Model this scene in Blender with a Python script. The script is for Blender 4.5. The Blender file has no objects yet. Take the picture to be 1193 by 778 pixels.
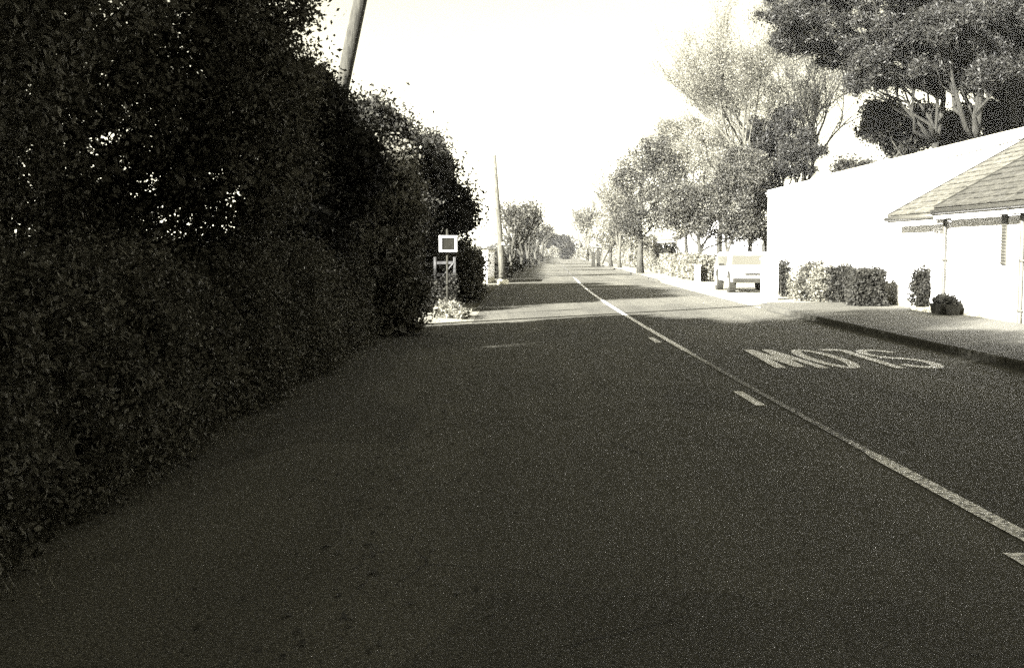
import bpy, math, random
import numpy as np
from mathutils import Vector, Matrix

rnd = random.Random(7)
rng = np.random.default_rng(7)
sc = bpy.context.scene
col = sc.collection
F = 1260.0; PX = 596.5; PY = 389.0; CAMH = 1.5
PITCH = math.atan(97 / F)

# ------------------------------------------------------------------ helpers
def tag(o, label=None, cat=None, group=None, kind=None):
    if label: o['label'] = label
    if cat: o['category'] = cat
    if group: o['group'] = group
    if kind: o['kind'] = kind
    return o

def empty(name, loc, rz=0, label=None, cat=None, group=None):
    o = bpy.data.objects.new(name, None)
    o.empty_display_size = .3
    col.objects.link(o); o.location = loc; o.rotation_euler = (0, 0, rz)
    return tag(o, label, cat, group)

def link_mesh(name, verts, faces, mat, parent=None, smooth=False):
    me = bpy.data.meshes.new(name)
    if isinstance(verts, np.ndarray) and isinstance(faces, np.ndarray):
        k = faces.shape[1]
        me.vertices.add(len(verts)); me.vertices.foreach_set('co', verts.astype(np.float32).ravel())
        me.loops.add(faces.size); me.loops.foreach_set('vertex_index', faces.astype(np.int32).ravel())
        me.polygons.add(len(faces))
        me.polygons.foreach_set('loop_start', np.arange(0, faces.size, k, dtype=np.int32))
        me.update(calc_edges=True)
    else:
        me.from_pydata([tuple(v) for v in verts], [], [tuple(f) for f in faces]); me.update()
    if smooth: me.polygons.foreach_set('use_smooth', [True] * len(me.polygons))
    if mat: me.materials.append(mat)
    o = bpy.data.objects.new(name, me); col.objects.link(o)
    if parent is not None: o.parent = parent
    return o

class MB:
    def __init__(s): s.v = []; s.f = []
    def add(s, vs, fs):
        b = len(s.v); s.v += [tuple(v) for v in vs]; s.f += [tuple(i + b for i in f) for f in fs]; return s
    def box(s, x0, y0, z0, x1, y1, z1, bev=0.0):
        if bev:
            b = bev
            prof = [(x0 + b, y0), (x1 - b, y0), (x1, y0 + b), (x1, y1 - b), (x1 - b, y1), (x0 + b, y1), (x0, y1 - b), (x0, y0 + b)]
            inn = [(x0 + b, y0 + b), (x1 - b, y0 + b), (x1 - b, y0 + b), (x1 - b, y1 - b), (x1 - b, y1 - b), (x0 + b, y1 - b), (x0 + b, y1 - b), (x0 + b, y0 + b)]
            rings = [[(p[0], p[1], z0) for p in prof], [(p[0], p[1], z1 - b) for p in prof],
                     [((p[0] + q[0]) / 2, (p[1] + q[1]) / 2, z1) for p, q in zip(prof, inn)]]
            return s.loft(rings, True, True)
        vs = [(x, y, z) for z in (z0, z1) for x, y in ((x0, y0), (x1, y0), (x1, y1), (x0, y1))]
        return s.add(vs, [(3, 2, 1, 0), (4, 5, 6, 7), (0, 1, 5, 4), (1, 2, 6, 5), (2, 3, 7, 6), (3, 0, 4, 7)])
    def loft(s, rings, cap0=False, cap1=False):
        n = len(rings[0]); vs = [p for r in rings for p in r]; fs = []
        for k in range(len(rings) - 1):
            for i in range(n):
                j = (i + 1) % n
                fs.append((k * n + i, k * n + j, (k + 1) * n + j, (k + 1) * n + i))
        if cap0: fs.append(tuple(range(n - 1, -1, -1)))
        if cap1: fs.append(tuple((len(rings) - 1) * n + i for i in range(n)))
        return s.add(vs, fs)
    def tube(s, pts, rad, n=8, cap=True):
        pts = [Vector(p) for p in pts]
        if not hasattr(rad, '__len__'): rad = [rad] * len(pts)
        rings = []; up = None
        for i, p in enumerate(pts):
            d = (pts[min(i + 1, len(pts) - 1)] - pts[max(i - 1, 0)]).normalized()
            a = (up if up is not None else (Vector((0, 0, 1)) if abs(d.z) < .9 else Vector((1, 0, 0))))
            u = a - d * a.dot(d)
            if u.length < 1e-4: u = d.orthogonal()
            u.normalize(); w = d.cross(u); up = u
            rings.append([tuple(p + (u * math.cos(t) + w * math.sin(t)) * rad[i]) for t in [2 * math.pi * k / n for k in range(n)]])
        return s.loft(rings, cap, cap)
    def build(s, name, mat, parent=None, smooth=False):
        return link_mesh(name, s.v, s.f, mat, parent, smooth)

def copy_tree(o, parent=None):
    c = o.copy(); col.objects.link(c); c.parent = parent
    for ch in [q for q in bpy.data.objects if q.parent == o]: copy_tree(ch, c)
    return c

# ------------------------------------------------------------------ materials (the photograph is black and white: greys with a slight olive tone)
TINT = (1.04, 1.0, 0.80)
def g(v, t=TINT): return (min(v * t[0], 1), min(v * t[1], 1), min(v * t[2], 1), 1)
WT = (1.01, 1.0, .97)

def new_mat(name, rough=.8, spec=.3):
    m = bpy.data.materials.new(name); m.use_nodes = True
    nt = m.node_tree; b = nt.nodes['Principled BSDF']
    b.inputs['Roughness'].default_value = rough
    b.inputs['Specular IOR Level'].default_value = spec
    return m, nt, b
def N(nt, t, **kw):
    n = nt.nodes.new(t)
    for k, v in kw.items(): setattr(n, k, v)
    return n
def coords(nt, which='Object'):
    return N(nt, 'ShaderNodeTexCoord').outputs[which]
def noise(nt, vec, scale, detail=3, rough=.55, dist=0):
    n = N(nt, 'ShaderNodeTexNoise'); n.inputs['Scale'].default_value = scale
    n.inputs['Detail'].default_value = detail; n.inputs['Roughness'].default_value = rough
    n.inputs['Distortion'].default_value = dist
    nt.links.new(vec, n.inputs['Vector']); return n.outputs['Fac']
def ramp(nt, fac, stops):
    r = N(nt, 'ShaderNodeValToRGB'); e = r.color_ramp.elements
    e[0].position, e[0].color = stops[0][0], stops[0][1]
    e[1].position, e[1].color = stops[-1][0], stops[-1][1]
    for p, c in stops[1:-1]:
        k = e.new(p); k.color = c
    nt.links.new(fac, r.inputs['Fac']); return r.outputs['Color']
def mix(nt, fac, a, b, mode='MIX'):
    n = N(nt, 'ShaderNodeMix', data_type='RGBA', blend_type=mode)
    for sock, val in ((n.inputs[0], fac), (n.inputs[6], a), (n.inputs[7], b)):
        if isinstance(val, (int, float)): sock.default_value = val
        elif isinstance(val, tuple): sock.default_value = val
        else: nt.links.new(val, sock)
    return n.outputs[2]
def bump(nt, b, h, strength=.4, dist=.01):
    n = N(nt, 'ShaderNodeBump'); n.inputs['Strength'].default_value = strength; n.inputs['Distance'].default_value = dist
    nt.links.new(h, n.inputs['Height']); nt.links.new(n.outputs['Normal'], b.inputs['Normal'])

def simple(name, v, var=.25, scale=6, rough=.8, spec=.3, bmp=.2, bscale=40, t=TINT):
    m, nt, b = new_mat(name, rough, spec); c = coords(nt)
    f = noise(nt, c, scale, 5)
    nt.links.new(ramp(nt, f, [(.3, g(v * (1 - var), t)), (.7, g(v * (1 + var), t))]), b.inputs['Base Color'])
    if bmp: bump(nt, b, noise(nt, c, bscale, 4), bmp, .01)
    return m

def asphalt(name, lo, hi, stone=.3, cracks=False):
    m, nt, b = new_mat(name, .88, .22); c = coords(nt)
    fine = noise(nt, c, 55, 4, .75)
    base = ramp(nt, fine, [(.36, g(lo)), (.62, g(hi))])
    big = noise(nt, c, .45, 5, .6)
    base = mix(nt, 1.0, base, ramp(nt, big, [(.3, g(.72, (1, 1, 1))), (.7, g(1.0, (1, 1, 1)))]), 'MULTIPLY')
    # pale stone chips in the surface
    v = N(nt, 'ShaderNodeTexVoronoi'); v.inputs['Scale'].default_value = 38; nt.links.new(c, v.inputs['Vector'])
    chip = ramp(nt, v.outputs['Distance'], [(.10, (1, 1, 1, 1)), (.2, (0, 0, 0, 1))])
    sel = N(nt, 'ShaderNodeSeparateColor'); nt.links.new(v.outputs['Color'], sel.inputs[0])
    pick = ramp(nt, sel.outputs[0], [(.80, (0, 0, 0, 1)), (.86, (1, 1, 1, 1))])
    cm = mix(nt, 1.0, chip, pick, 'MULTIPLY')
    base = mix(nt, cm, base, g(stone))
    # long wheel-worn streaks and tar seams along the road
    mp = N(nt, 'ShaderNodeMapping'); mp.inputs['Scale'].default_value = (1.3, .05, 1); nt.links.new(c, mp.inputs['Vector'])
    st = noise(nt, mp.outputs['Vector'], 1.1, 4, .6)
    base = mix(nt, 1.0, base, ramp(nt, st, [(.35, g(.75, (1, 1, 1))), (.65, g(1.0, (1, 1, 1)))]), 'MULTIPLY')
    if cracks:
        # darker and paler repair patches, and thin irregular cracks
        mq = N(nt, 'ShaderNodeMapping'); mq.inputs['Scale'].default_value = (.42, .16, 1); nt.links.new(c, mq.inputs['Vector'])
        pv = N(nt, 'ShaderNodeTexVoronoi', distance='CHEBYCHEV'); pv.inputs['Scale'].default_value = 1.0; nt.links.new(mq.outputs['Vector'], pv.inputs['Vector'])
        ps = N(nt, 'ShaderNodeSeparateColor'); nt.links.new(pv.outputs['Color'], ps.inputs[0])
        base = mix(nt, 1.0, base, ramp(nt, ps.outputs[1], [(.15, g(.72, (1, 1, 1))), (.3, g(.9, (1, 1, 1))), (1, g(1.0, (1, 1, 1)))]), 'MULTIPLY')
        dn = N(nt, 'ShaderNodeTexNoise'); dn.inputs['Scale'].default_value = 1.7; dn.inputs['Detail'].default_value = 2; nt.links.new(c, dn.inputs['Vector'])
        dm = mix(nt, .22, c, dn.outputs['Color'], 'ADD')
        cv = N(nt, 'ShaderNodeTexVoronoi', feature='DISTANCE_TO_EDGE'); cv.inputs['Scale'].default_value = .8; nt.links.new(dm, cv.inputs['Vector'])
        ck = ramp(nt, cv.outputs['Distance'], [(.002, (1, 1, 1, 1)), (.007, (0, 0, 0, 1))])
        cmask = ramp(nt, noise(nt, c, .35, 3), [(.52, (0, 0, 0, 1)), (.6, (1, 1, 1, 1))])
        base = mix(nt, mix(nt, 1.0, ck, cmask, 'MULTIPLY'), base, g(.012))
    nt.links.new(base, b.inputs['Base Color'])
    bump(nt, b, noise(nt, c, 70, 3, .8), .8, .012)
    return m

def paint(name, wear_lo=.42, wear_hi=.56):
    """thermoplastic road paint, worn through to the asphalt; the attribute 'wear' says how much is gone or lost in glare"""
    m, nt, b = new_mat(name, .7, .3); c = coords(nt)
    f = noise(nt, c, 26, 6, .7)
    at = N(nt, 'ShaderNodeAttribute', attribute_name='wear_glare')
    ad = N(nt, 'ShaderNodeMath', operation='ADD'); nt.links.new(f, ad.inputs[0]); nt.links.new(at.outputs['Fac'], ad.inputs[1])
    k = ramp(nt, ad.outputs[0], [(wear_lo, g(.95, WT)), (wear_hi, g(.035))])
    nt.links.new(k, b.inputs['Base Color'])
    bump(nt, b, f, .3, .004)
    return m

def leaf_mat(name, lo, hi, transl=.25, rough=.6, spec=.25):
    m, nt, b = new_mat(name, rough, spec)
    ge = N(nt, 'ShaderNodeNewGeometry')
    cl = ramp(nt, ge.outputs['Random Per Island'], [(0, g(lo)), (1, g(hi))])
    f = noise(nt, coords(nt), .8, 3)
    cl = mix(nt, 1.0, cl, ramp(nt, f, [(.35, g(.6, (1, 1, 1))), (.65, g(1, (1, 1, 1)))]), 'MULTIPLY')
    nt.links.new(cl, b.inputs['Base Color'])
    if transl:
        t = N(nt, 'ShaderNodeBsdfTranslucent'); nt.links.new(cl, t.inputs['Color'])
        mx = N(nt, 'ShaderNodeMixShader'); mx.inputs[0].default_value = transl
        nt.links.new(b.outputs[0], mx.inputs[1]); nt.links.new(t.outputs[0], mx.inputs[2])
        nt.links.new(mx.outputs[0], nt.nodes['Material Output'].inputs['Surface'])
    return m

def bark(name, v):
    m, nt, b = new_mat(name, .9, .2); c = coords(nt)
    mp = N(nt, 'ShaderNodeMapping'); mp.inputs['Scale'].default_value = (1, 1, .22); nt.links.new(c, mp.inputs['Vector'])
    f = noise(nt, mp.outputs['Vector'], 14, 6, .7)
    nt.links.new(ramp(nt, f, [(.35, g(v * .45)), (.65, g(v * 1.4))]), b.inputs['Base Color'])
    bump(nt, b, f, .9, .03); return m

M = {}
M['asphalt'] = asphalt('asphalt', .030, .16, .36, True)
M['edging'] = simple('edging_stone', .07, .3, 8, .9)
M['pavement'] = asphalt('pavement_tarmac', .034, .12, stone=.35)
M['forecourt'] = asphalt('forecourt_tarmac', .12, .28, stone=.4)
M['kerb'] = simple('kerb_stone', .04, .4, 8, .9)
M['line'] = paint('road_paint')
M['soil'] = simple('soil', .13, .5, 3, .95, .1, .8, 25)
M['grass_ground'] = simple('grass_ground', .07, .4, 2.5, .95, .1, 1.0, 60)
M['grass'] = leaf_mat('grass_blade', .09, .22, .3)
M['leaf_shade'] = leaf_mat('leaf_evergreen_shade', .06, .14, .12, .7, .15)  # evergreen leaf made lighter for plants standing in deep shade
M['leaf_mid'] = leaf_mat('leaf_mid', .012, .075, .2)
M['leaf_sun'] = leaf_mat('leaf_sun', .010, .036, .12, .7, .15)  # evergreen leaf darkened to hold down the plants in full sun
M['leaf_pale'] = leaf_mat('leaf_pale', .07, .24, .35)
M['needle'] = leaf_mat('pine_needle', .006, .026, .05)
M['bark'] = bark('bark', .03)
M['bark_dark'] = bark('bark_dark', .017)
M['bark_pale'] = bark('bark_pale', .055)
M['timber'] = bark('pole_timber', .03)
M['white_paint'] = simple('white_painted_metal', .8, .05, 4, .5, .4, .05, 30, WT)
M['dark'] = simple('dark_panel', .018, .2, 5, .85, .1, .05, 30)
M['pipe'] = simple('drainpipe_paint', .045, .2, 5, .5, .4, .05, 30)
M['old_white'] = simple('weathered_white_wood', .05, .5, 9, .8, .2, .3, 40, WT)
M['rubber'] = simple('tyre_rubber', .02, .2, 8, .85, .3, .1, 60)
M['steel'] = simple('galvanised_steel', .35, .15, 12, .45, .5, .05, 60)
M['stone'] = simple('pale_stone', .42, .3, 5, .9, .2, .6, 18)
M['brick_white'] = None

def render_wall(name, v):
    m, nt, b = new_mat(name, .9, .2); c = coords(nt)
    f = noise(nt, c, 1.2, 6, .65)
    mp = N(nt, 'ShaderNodeMapping'); mp.inputs['Scale'].default_value = (4, 4, .5); nt.links.new(c, mp.inputs['Vector'])
    s = noise(nt, mp.outputs['Vector'], 1.5, 5, .7)
    cl = mix(nt, 1.0, ramp(nt, f, [(.3, g(v * .88, WT)), (.7, g(v, WT))]), ramp(nt, s, [(.25, g(.8, (1, 1, 1))), (.5, g(1, (1, 1, 1)))]), 'MULTIPLY')
    # splashed dirt along the foot of the wall
    sp = N(nt, 'ShaderNodeSeparateXYZ'); nt.links.new(c, sp.inputs[0])
    ad = N(nt, 'ShaderNodeMath', operation='MULTIPLY_ADD'); nt.links.new(f, ad.inputs[0]); ad.inputs[1].default_value = -.35; nt.links.new(sp.outputs[2], ad.inputs[2])
    d = ramp(nt, ad.outputs[0], [(0.0, g(.45)), (.12, g(1, (1, 1, 1)))])
    cl = mix(nt, 1.0, cl, d, 'MULTIPLY')
    nt.links.new(cl, b.inputs['Base Color']); bump(nt, b, noise(nt, c, 60, 5, .7), .35, .008)
    return m
M['wall'] = render_wall('white_render', .82)

def tiles(name, v):
    m, nt, b = new_mat(name, .85, .25); c = coords(nt)
    br = N(nt, 'ShaderNodeTexBrick'); br.inputs['Scale'].default_value = 1
    br.inputs['Brick Width'].default_value = .24; br.inputs['Row Height'].default_value = .29; br.inputs['Mortar Size'].default_value = .008
    br.inputs['Color1'].default_value = g(v * .8, WT); br.inputs['Color2'].default_value = g(v * 1.15, WT); br.inputs['Mortar'].default_value = g(v * .3, WT)
    br.inputs['Bias'].default_value = 0
    mp = N(nt, 'ShaderNodeMapping'); mp.inputs['Rotation'].default_value = (0, 0, math.pi / 2)
    nt.links.new(c, mp.inputs['Vector']); nt.links.new(mp.outputs['Vector'], br.inputs['Vector'])
    f = noise(nt, c, 7, 6, .75)
    cl = mix(nt, 1.0, br.outputs['Color'], ramp(nt, f, [(.35, g(.35)), (.55, g(.8)), (.7, g(1.3, (1, 1, 1)))]), 'MULTIPLY')
    nt.links.new(cl, b.inputs['Base Color']); bump(nt, b, f, .8, .02)
    return m
M['tile'] = tiles('lichened_roof_tile', .058)
M['tile_mid'] = tiles('weathered_roof_tile', .10)
M['tile_pale'] = tiles('pale_roof_tile', .50)

def glass_mat():
    m, nt, b = new_mat('window_glass', .08, .6)
    b.inputs['Base Color'].default_value = g(.05); return m
M['glass'] = glass_mat()
def car_paint():
    m, nt, b = new_mat('pale_car_paint', .35, .5)
    f = noise(nt, coords(nt), 5, 4); nt.links.new(ramp(nt, f, [(.3, g(.62, WT)), (.7, g(.70, WT))]), b.inputs['Base Color'])
    b.inputs['Coat Weight'].default_value = .4; return m
M['car'] = car_paint()
M['curtain'] = simple('net_curtain', .7, .1, 9, .95, .1, .2, 20, WT)

# ------------------------------------------------------------------ the road line
def cl(d):   # lateral position of the centre line at distance d
    return 2.5 + .035 * (math.sqrt((d - 35) ** 2 + 225) + (d - 35)) / 2 + .35 * math.exp(-max(d, 0) / 6)
def G(px, py, z=0.0):
    u = (px - PX) / F; v = (PY - py) / F
    dy = math.cos(PITCH) + v * math.sin(PITCH); dz = -math.sin(PITCH) + v * math.cos(PITCH)
    t = (z - CAMH) / dz
    return Vector((u * t, dy * t, z))
def P(px, py, D):    # the point at distance D seen at this pixel
    u = (px - PX) / F; v = (PY - py) / F
    dy = math.cos(PITCH) + v * math.sin(PITCH); dz = -math.sin(PITCH) + v * math.cos(PITCH)
    t = D / dy
    return Vector((u * t, D, CAMH + dz * t))
LW, RW = 3.45, 3.8

def strip(name, mat, left, right, d0, d1, z, step=2.0, thick=None, label=None, wear_glare=None, parent=None, xdiv=1):
    n = max(2, int((d1 - d0) / step) + 1); v = []; f = []
    for i in range(n):
        d = d0 + (d1 - d0) * i / (n - 1)
        a, b = left(d), right(d)
        for k in range(xdiv + 1): v.append((a + (b - a) * k / xdiv, d, z))
    w = xdiv + 1
    for i in range(n - 1):
        for k in range(xdiv): f.append((i * w + k, i * w + k + 1, (i + 1) * w + k + 1, (i + 1) * w + k))
    o = link_mesh(name, v, f, mat, parent)
    if wear_glare:
        a = o.data.attributes.new('wear_glare', 'FLOAT', 'POINT')
        for i, p in enumerate(v): a.data[i].value = wear_glare(p[1])
    return o

# ground: one sheet to the horizon
gv = []; gn = 60
for j in range(gn + 1):
    for i in range(gn + 1):
        s = lambda t: math.copysign(abs(t) ** 3, t) * 2500
        x, y = s(i / gn * 2 - 1), s(j / gn * 2 - 1) + 40
        r = math.hypot(x - 3, y)
        gv.append((x, y, -.03 if r < 500 else -.03 - 3 * min(1, (r - 500) / 400)))
gf = [(j * (gn + 1) + i, j * (gn + 1) + i + 1, (j + 1) * (gn + 1) + i + 1, (j + 1) * (gn + 1) + i) for j in range(gn) for i in range(gn)]
tag(link_mesh('ground', gv, gf, M['grass_ground']), kind='structure')
def road_left(d):
    t = min(1, max(0, (23.2 - d) / 1.6)); return cl(d) - LW - 1.65 * t * t * (3 - 2 * t)
tag(strip('road', M['asphalt'], road_left, lambda d: cl(d) + RW, -40, 520, 0, .8), kind='structure')
# the shaded verge at the left edge of the road
tag(strip('verge', M['soil'], lambda d: -60, lambda d: cl(d) - LW - .1, -40, 60, -.012, 3), kind='structure')
# left kerb: small edging stones
mb = MB()
for i in range(-12, 56):
    d = i * .92; x = cl(d) - LW
    if d < 27.5: continue
    mb.box(x - .13 + rnd.uniform(-.008, .008), d + .006, -.05, x, d + .914, .022 + rnd.uniform(-.006, .006))
tag(mb.build('edging_kerb', M['edging']), kind='structure')
# left side entrance, where the sun comes in
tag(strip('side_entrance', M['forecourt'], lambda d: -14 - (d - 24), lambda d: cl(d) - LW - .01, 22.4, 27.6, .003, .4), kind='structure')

# right pavement with kerb that turns into the forecourt at about 28 m
KX = lambda d: cl(d) + RW
def kerb_path():
    pts = []
    for i in range(0, 67): pts.append((KX(-38 + i), -38 + i))
    x0, y0 = pts[-1]
    for k in range(1, 9):
        a = k / 8 * math.radians(70)
        pts.append((x0 + 1.1 * (1 - math.cos(a)), y0 + 1.1 * math.sin(a)))
    return pts
kp = kerb_path()
v = []; f = []
for i, (x, y) in enumerate(kp):
    v.append((x + .12, y, .115)); v.append((9.9 if i < 70 else 9.9, y, .125))
for i in range(len(kp) - 1): f.append((2 * i, 2 * i + 1, 2 * i + 3, 2 * i + 2))
tag(link_mesh('pavement', v, f, M['pavement']), kind='structure')
mb = MB()
for i in range(len(kp) - 1):
    (xa, ya), (xb, yb) = kp[i], kp[i + 1]
    d = Vector((xb - xa, yb - ya, 0)); n = Vector((d.y, -d.x, 0)).normalized() * .125
    a, b = Vector((xa, ya, 0)) + d * .01, Vector((xb, yb, 0)) - d * .01
    h = .118 + rnd.uniform(-.004, .004)
    ring = lambda p: [tuple(p + Vector((0, 0, -.05))), tuple(p + Vector((0, 0, h - .02))), tuple(p + n * .16 + Vector((0, 0, h))), tuple(p + n + Vector((0, 0, h))), tuple(p + n + Vector((0, 0, -.05)))]
    mb.loft([ring(a), ring(b)], True, True)
tag(mb.build('kerb', M['kerb']), kind='structure')
tag(strip('gutter', M['kerb'], lambda d: KX(d) - .09, lambda d: KX(d) + .01, -38, 27, .004, 1), kind='structure')
# forecourt and the light verge beyond it
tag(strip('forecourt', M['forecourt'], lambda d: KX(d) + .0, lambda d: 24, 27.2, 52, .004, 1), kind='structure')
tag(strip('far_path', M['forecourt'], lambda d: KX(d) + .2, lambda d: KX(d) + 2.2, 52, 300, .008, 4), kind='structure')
mb = MB()
for i in range(0, 120):
    d = 53 + i * 1.0
    mb.box(KX(d) + .0, d, -.03, KX(d) + .14, d + .985, .09)
tag(mb.build('far_kerb', M['kerb']), kind='structure')

# markings
def wear_glare_at(d):
    if d < 7.6: return -.03 + .0 * d
    if d < 9: return -.03 + .13 * (d - 7.6) / 1.4
    if d < 14: return .08
    if d < 16.5: return .08 - .12 * (d - 14) / 2.5
    if d < 48: return -.06
    return min(.12, -.06 + (d - 48) * .012)  # far end fades as if lost in the bright road, not worn
def lw(d): return .058 if d < 8 else (.05 if d > 16 else .036)
tag(strip('centre_line', M['line'], lambda d: cl(d) - lw(d), lambda d: cl(d) + lw(d), -20, 150, .0045, .25, wear_glare=wear_glare_at), kind='structure',)
for k, d0 in enumerate([-7.6, -1.6, 4.2, 10.4, 17.6]):
    o = strip('lane_dash', M['line'], lambda d: cl(d) - .27, lambda d: cl(d) - .17, d0, d0 + 1.08, .0045, .1, wear_glare=lambda d: -.05)
    tag(o, kind='structure')

# SLOW, painted for drivers coming towards us, so upside down from here
def stroke(mb, pts, w, z):
    pts = [Vector((p[0], p[1], 0)) for p in pts]; n = len(pts); L = []; R = []
    for i in range(n):
        t = (pts[min(i + 1, n - 1)] - pts[max(i - 1, 0)]).normalized()
        # stretched letters: strokes keep their width across, not along
        nn = Vector((-t.y, t.x, 0))
        L.append(pts[i] + Vector((nn.x * w, nn.y * w * 1.9, 0))); R.append(pts[i] - Vector((nn.x * w, nn.y * w * 1.9, 0)))
    return L, R
def letter(name, strokes, x0, wd, parent):
    mb = MB(); Dtop, Dbot = 13.75, 16.35
    for k, pts in enumerate(strokes):
        L, R = stroke(mb, [(p[0] * wd, p[1] * (Dbot - Dtop)) for p in pts], .072, 0)
        conv = lambda q: (x0 - q.x, Dbot - q.y, .0048 + k * .0008)
        vs = [conv(q) for q in L] + [conv(q) for q in R]; n = len(L)
        mb.add(vs, [(i, i + 1, n + i + 1, n + i) for i in range(n - 1)])
    o = mb.build(name, M['line'], parent)
    a = o.data.attributes.new('wear_glare', 'FLOAT', 'POINT')
    for q in a.data: q.value = -.035
    return o
slow = empty('road_marking', (0, 0, 0), label='white SLOW lettering painted upside down on the right hand lane', cat='road marking')
S = []
for k in range(25):
    t = k / 24
    if t < .5: a = math.radians(20 + 250 * t * 2); S.append((.5 + .42 * math.cos(a), .74 + .22 * math.sin(a)))
    else: a = math.radians(90 - 250 * (t - .5) * 2); S.append((.5 + .42 * math.cos(a), .27 + .23 * math.sin(a)))
O = [(.5 + .42 * math.cos(a), .5 + .46 * math.sin(a)) for a in [2 * math.pi * k / 28 for k in range(29)]]
letter('letter', [S], 5.66, .56, slow)
letter('letter', [[(.12, 1), (.12, .02)], [(.12, .03), (.9, .03)]], 5.02, .40, slow)
letter('letter', [O], 4.60, .50, slow)
letter('letter', [[(0, 1), (.25, 0)], [(.25, 0), (.5, .95)], [(.5, .95), (.75, 0)], [(.75, 0), (1, 1)]], 4.00, .56, slow)

# ------------------------------------------------------------------ foliage
def rand_unit(n):
    a = rng.normal(size=(n, 3)); return a / np.linalg.norm(a, axis=1)[:, None]
def leaf_arrays(pos, size, asp=.55, droop=0.0):
    n = len(pos); u = rand_unit(n); w = np.cross(u, rand_unit(n)); w /= np.linalg.norm(w, axis=1)[:, None] + 1e-9
    if droop: u[:, 2] -= droop; u /= np.linalg.norm(u, axis=1)[:, None]
    s = (size * rng.uniform(.6, 1.3, n))[:, None]
    nn = np.cross(u, w) * s * .18
    v = np.stack([pos + u * s, pos + w * s * asp + nn, pos - u * s, pos - w * s * asp + nn], 1).reshape(-1, 3)
    f = np.arange(4 * n).reshape(n, 4)
    return v, f
def clump_centres(lobes, per):
    out = []
    for (c, r) in lobes:
        d = rand_unit(per); rr = rng.uniform(.45, 1.0, per) ** .6
        out.append(np.array(c) + d * rr[:, None] * np.array(r))
    return np.concatenate(out)
def crown(name, lobes, n, size, mat, parent, per=60, spread=.22, asp=.55, droop=0, inner=0, inner_size=.16):
    cc = clump_centres(lobes, per)
    idx = rng.integers(0, len(cc), n)
    pos = cc[idx] + rng.normal(size=(n, 3)) * spread * rng.uniform(.5, 1.3, (n, 1))
    v, f = leaf_arrays(pos, size, asp, droop)
    if inner:
        k = rng.integers(0, len(lobes), inner)
        C = np.array([l[0] for l in lobes])[k]; R = np.array([l[1] for l in lobes])[k]
        p2 = C + rand_unit(inner) * R * (rng.uniform(0, .82, inner) ** .5)[:, None]
        p2[:, 2] = np.maximum(p2[:, 2], .1)
        v2, f2 = leaf_arrays(p2, inner_size, .7)
        v = np.concatenate([v, v2]); f = np.concatenate([f, f2 + len(pos) * 4])
    v[:, 2] = np.maximum(v[:, 2], .01)
    return link_mesh(name, v, f, mat, parent), cc
def wob(a, b, n, amp):
    a, b = Vector(a), Vector(b); L = (b - a).length
    return [a.lerp(b, i / n) + Vector((rnd.gauss(0, 1), rnd.gauss(0, 1), rnd.gauss(0, .4))) * (amp * L * (0 if i in (0, n) else 1)) for i in range(n + 1)]
def trunk_mesh(h, r, lobes, mat, parent, cc=None, lean=(0, 0), twigs=30, limb0=.3):
    mb = MB(); top = Vector((lean[0], lean[1], h))
    pts = wob((0, 0, -.1), top, 7, .012)
    rad = [r * 1.35, r] + [r * (1 - .8 * i / 7) for i in range(2, 8)]
    mb.tube(pts, rad, 10)
    for (c, rr) in lobes:
        s = pts[min(6, max(1, int(7 * min(.85, max(limb0, (c[2] - rr[2]) / h * .8)))))]
        e = Vector(c)
        L = wob(s, e, 5, .05); mb.tube(L, [r * .42 * (1 - .75 * i / 5) for i in range(6)], 6)
        for k in range(3):
            q = e + Vector([rr[j] * rnd.uniform(-.8, .8) for j in range(3)])
            mb.tube(wob(L[rnd.randint(2, 4)], q, 4, .06), [r * .16 * (1 - .8 * i / 4) for i in range(5)], 5)
    if cc is not None:
        for k in range(twigs):
            q = Vector(cc[rnd.randrange(len(cc))]); l = rnd.choice(lobes)[0]
            l = min(lobes, key=lambda t: (Vector(t[0]) - q).length)[0]
            mb.tube(wob(l, q, 3, .08), [r * .1, r * .07, r * .05, r * .02], 4)
    return mb.build('trunk', mat, parent, True)
def tree(name, loc, label, lobes, n, size, lm, tr, th, bm, cat='tree', group=None, **kw):
    tw = kw.pop('twigs', 25); lean = kw.pop('lean', (0, 0))
    t = empty(name, loc, 0, label, cat, group)
    o, cc = crown('crown', lobes, n, size, lm, t, **kw)
    trunk_mesh(th, tr, lobes, bm, t, cc, lean, tw)
    return t

def evergreen_lobes(h, r, k=12, z0=.9, seed=0):
    q = random.Random(seed); L = []
    for i in range(k):
        z = z0 + (h - z0 - .6) * (i + .5) / k
        fr = math.sin(math.pi * (.18 + .72 * (z / h))) ** .6
        a = q.uniform(0, 6.28) + i * 2.4; rr = r * .48 * fr * q.uniform(.8, 1.15)
        L.append(((math.cos(a) * rr, math.sin(a) * rr, z), (r * .55 * q.uniform(.85, 1.1), r * .55 * q.uniform(.85, 1.1), q.uniform(.75, 1.05))))
    L.append(((0, 0, h - .9), (r * .5, r * .5, .85)))
    return L

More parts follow.
